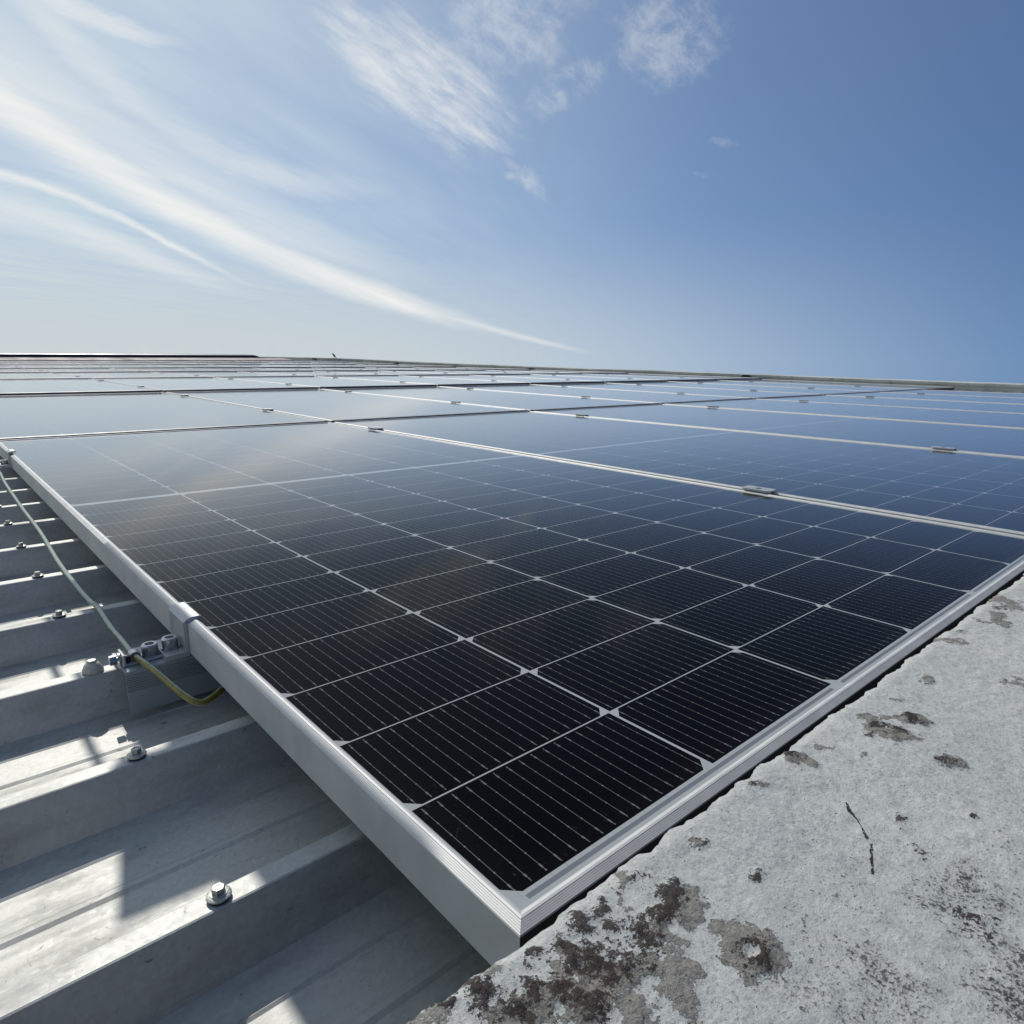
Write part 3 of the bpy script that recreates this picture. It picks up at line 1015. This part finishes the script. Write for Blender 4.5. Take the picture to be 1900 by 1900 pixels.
# ------------------------------------------------------------------ earthing lug and green-yellow wire
for k, (yc, zt) in enumerate([(0.541, -0.0345), (2.085, -0.0235)]):
    nm = ('on the near rail', 'on the far rail at the left picture edge')[k]
    t = thing('earthing_lug', f'metal earthing lug holding the green wire {nm}', 'cable lug', (-0.043, yc - 0.002, zt), group='earthing lugs on the rails')
    bm = bmesh.new()
    box(bm, (-0.010, -0.011, 0.0003), (0.024, 0.011, 0.0024), 0.0005)
    box(bm, (-0.0125, -0.011, 0.0003), (-0.0100, 0.011, 0.0125), 0.0005)
    new_obj('bracket', mesh('lug_bracket', bm, M_CLAMP), t)
    bm = bmesh.new()
    lathe(bm, [(0.0050, 0), (0.0050, 0.0065)], 6, (-0.0225, 0, 0.0065), 'x')
    lathe(bm, [(0.0021, 0), (0.0021, 0.022)], 12, (-0.0165, 0, 0.0065), 'x')
    lathe(bm, [(0.0058, 0), (0.0058, 0.0012)], 16, (-0.0145, 0, 0.0065), 'x')
    new_obj('hex_bolt', mesh('lug_hex_bolt', bm, M_STEEL), t)
    bm = bmesh.new()
    n = 18
    r0, r1 = 0.0040, 0.0054
    P = []
    for j in range(n + 1):
        a = math.pi * (-0.12 + 1.24 * j / n)
        P.append([bm.verts.new((math.cos(a) * q, s * 0.0048, 0.0062 + math.sin(a) * q)) for q in (r0, r1) for s in (-1, 1)])
    for A, B in zip(P[:-1], P[1:]):
        for i0, i1 in ((0, 1), (1, 3), (3, 2), (2, 0)):
            bm.faces.new((A[i0], A[i1], B[i1], B[i0]))
    bm.faces.new([P[0][q] for q in (0, 1, 3, 2)]); bm.faces.new([P[-1][q] for q in (0, 2, 3, 1)])
    new_obj('saddle', mesh('lug_saddle', bm, M_STEEL), t)
    bm = bmesh.new()
    for j in range(9):
        box(bm, (-0.0098 + j * 0.00062, -0.0062, 0.0026), (-0.0098 + j * 0.00062 + 0.0004, -0.0022, 0.0088))
    box(bm, (-0.0098, -0.0056, 0.0026), (-0.0044, -0.0026, 0.0084))
    new_obj('ratchet', mesh('lug_ratchet', bm, M_BLACK), t)
    new_obj('allen_bolt', ME_ALLEN, t, (0.0150, 0.001, 0.0040))
    new_obj('washer', ME_WASH, t, (0.0150, 0.001, 0.0025))

wp = [(-0.0330, 2.35, -0.0160), (-0.0430, 2.085, -0.0175), (-0.0320, 1.96, -0.0205), (-0.0365, 1.77, -0.0240), (-0.0390, 1.47, -0.0285), (-0.0392, 1.21, -0.0315), (-0.0440, 0.985, -0.0345),
      (-0.0432, 0.83, -0.0355), (-0.0412, 0.775, -0.0362), (-0.0402, 0.755, -0.0352), (-0.0388, 0.735, -0.0360), (-0.0405, 0.66, -0.0362), (-0.0415, 0.600, -0.0325),
      (-0.0430, 0.541, -0.0283), (-0.0385, 0.506, -0.0290), (-0.0337, 0.476, -0.0315), (-0.0265, 0.435, -0.0365), (-0.0175, 0.4188, -0.0410), (-0.003, 0.4273, -0.0435), (0.0148, 0.4431, -0.0442), (0.045, 0.462, -0.0440), (0.12, 0.49, -0.0440)]
bm = bmesh.new()
tube(bm, smooth_path(wp, 9), 0.0030, 16, lambda j, n_, a_: 1 if (j - int(np.interp(a_[0].co.y, [0.41, 0.50, 0.58, 0.9, 2.4], [3.5, 3.5, -0.5, -2.5, -1.0]))) % 16 in (12, 13, 14, 15, 0) else 0, 0.0)
thing('earth_wire', 'green and yellow striped earth wire lying across the roof ribs', 'wire', me=mesh('earth_wire', bm, [M_GREEN, M_YELLOW], True))

# ------------------------------------------------------------------ screws along the ribs
bm = bmesh.new()
lathe(bm, [(0.0046, 0.0), (0.0046, 0.0046), (0.0040, 0.0052), (0.0030, 0.0052), (0.0028, 0.0047)], 6)
lathe(bm, [(0.0062, 0.0), (0.0060, 0.0010), (0.0040, 0.0014)], 24)
ME_HEAD = mesh('screw_head', bm, M_DULL)
bm = bmesh.new()
lathe(bm, [(0.0080, 0.0), (0.0086, 0.0006), (0.0084, 0.0014), (0.0062, 0.0024)], 28)
ME_SW = mesh('screw_washer', bm, M_DULL, True, 40)
bm = bmesh.new()
lathe(bm, [(0.0076, 0.0), (0.0080, 0.0012), (0.0070, 0.0018)], 24)
ME_SR = mesh('screw_seal', bm, M_RUBBER)
SXP = [-0.081, -0.0815, -0.0775, -0.0785, -0.0765, -0.0755, -0.0745, -0.074]
RIBN = ['nearest', 'second', 'third', 'fourth', 'fifth', 'sixth', 'seventh', 'eighth']
for k in range(8):
    y = 0.177 + k * PITCH + 0.0005
    z = rib_z(0.177 + k * PITCH)
    if k == 2:
        t = thing('roof_screw', 'roof screw under a pale dome of sealant beside the near rail', 'screw', (SXP[k], y, z + 0.0003), group='screws along the roof ribs')
        bm = bmesh.new()
        lathe(bm, [(0.0092, 0.0), (0.0096, 0.0020), (0.0086, 0.0050), (0.0070, 0.0082), (0.0048, 0.0104), (0.0020, 0.0112)], 22)
        for v in bm.verts:
            q = 1 + 0.16 * (vnoise(np.array([v.co.x * 300 + 9]), np.array([v.co.y * 300 + v.co.z * 200]))[0] - 0.5)
            v.co.x *= q; v.co.y *= q
        new_obj('sealant', mesh('screw_sealant', bm, M_PUTTY, True), t)
        bm = bmesh.new()
        lathe(bm, [(0.0046, 0.0095), (0.0046, 0.0122), (0.0040, 0.0126)], 6)
        new_obj('head', mesh('screw_head_tip', bm, M_DULL), t)
        continue
    s_k = 0.86
    t = thing('roof_screw', f'hex-head screw on the {RIBN[k]} roof rib from the parapet', 'screw', (SXP[k], y, z + 0.0003), (0, 0, 0.5 * k), 'screws along the roof ribs')
    t.scale = (s_k, s_k, s_k)
    new_obj('seal', ME_SR, t)
    new_obj('washer', ME_SW, t, (0, 0, 0.0016))
    new_obj('head', ME_HEAD, t, (0, 0, 0.0036))

# ------------------------------------------------------------------ hoist frame, added out of view to shade the strip beside the panels
t = thing('shade_blocker', 'galvanised steel hoist frame added out of view left of the panels for its shadow', 'blocker', (-2.2, 1.29, 0))
bm = bmesh.new()
box(bm, (-0.03, -0.03, -0.09), (0.03, 0.03, 1.23), 0.004)
new_obj('added_post', mesh('blocker_post', bm, M_PIPE), t)
bm = bmesh.new()
box(bm, (-0.12, -0.12, -0.092), (0.12, 0.12, -0.080))
new_obj('added_foot_plate', mesh('blocker_foot', bm, M_PIPE), t)
bm = bmesh.new()
box(bm, (0.03, -0.016, 1.205), (2.42, 0.016, 1.235))
new_obj('added_arm', mesh('blocker_arm', bm, M_PIPE), t)
bm = bmesh.new()
bx0 = -0.0575 + 0.18 * 1.248 + 2.2
box(bm, (bx0, -0.016, 1.186), (bx0 + 0.0545, 0.80, 1.2048))
new_obj('added_boom', mesh('blocker_boom', bm, M_PIPE), t)
bm = bmesh.new()
pl = [(0.0, 0.235), (-0.062, 0.240), (-0.044, 0.318), (0.0, 0.320)]  # plate outlined by the wide trough shadow it is added to cast
for z_ in (1.194, 1.198):
    pass
v0 = [bm.verts.new((bx0 + a_, b_, 1.194)) for a_, b_ in pl]
v1 = [bm.verts.new((bx0 + a_, b_, 1.198)) for a_, b_ in pl]
for j in range(4):
    bm.faces.new((v0[j], v0[(j + 1) % 4], v1[(j + 1) % 4], v1[j]))
bm.faces.new(v0[::-1]); bm.faces.new(v1)
new_obj('bracket', mesh('blocker_bracket', bm, M_PIPE), t)  # added plate of the shade blocker, there for its shadow
bm = bmesh.new()
tube(bm, [(bx0 - 0.034, 0.319, 1.196), (bx0 - 0.034, 0.80, 1.196)], 0.0042, 8)  # tube added to cast the thin dark bar next to the boom's shadow
new_obj('cable', mesh('blocker_cable', bm, M_BLACK), t)  # added tube of the shade blocker, there for its shadow

# ------------------------------------------------------------------ bird on the far wall
bm = bmesh.new()
# side view in (s, z): s runs along the wall, head to -s; body leans upright
sp = [(-0.071, 0.128, 0.0008), (-0.060, 0.130, 0.0045), (-0.052, 0.130, 0.0100), (-0.041, 0.127, 0.0150), (-0.030, 0.118, 0.0155), (-0.018, 0.103, 0.0210), (-0.002, 0.082, 0.0270), (0.014, 0.064, 0.0255), (0.030, 0.047, 0.0175), (0.046, 0.031, 0.0100), (0.064, 0.012, 0.0085), (0.080, -0.006, 0.0060)]
tube(bm, smooth_path([(s, 0.0, z) for s, z, r in sp], 3), [float(np.interp(k / 3.0, range(len(sp)), [q[2] for q in sp])) for k in range((len(sp) - 1) * 3 + 1)], 12)
for s in (-1, 1):
    tube(bm, [(0.004, s * 0.012, 0.060), (0.002, s * 0.012, 0.035), (0.008, s * 0.012, 0.014), (0.004, s * 0.012, 0.002)], [0.010, 0.006, 0.0028, 0.0026], 8)
    for f in (-0.018, 0.0, 0.016):
        tube(bm, [(0.004, s * 0.012, 0.002), (-0.020 + abs(f) * 0.3, s * 0.012 + f, 0.0005)], [0.0022, 0.0012], 6)
bird = thing('bird', 'small dark bird perched on top of the far parapet wall', 'bird', (9.70, 19.25, 0.2605), (0, 0, math.radians(-50)), me=mesh('bird', bm, M_BIRD, True))
bird.rotation_euler = (0, 0, math.radians(-48))
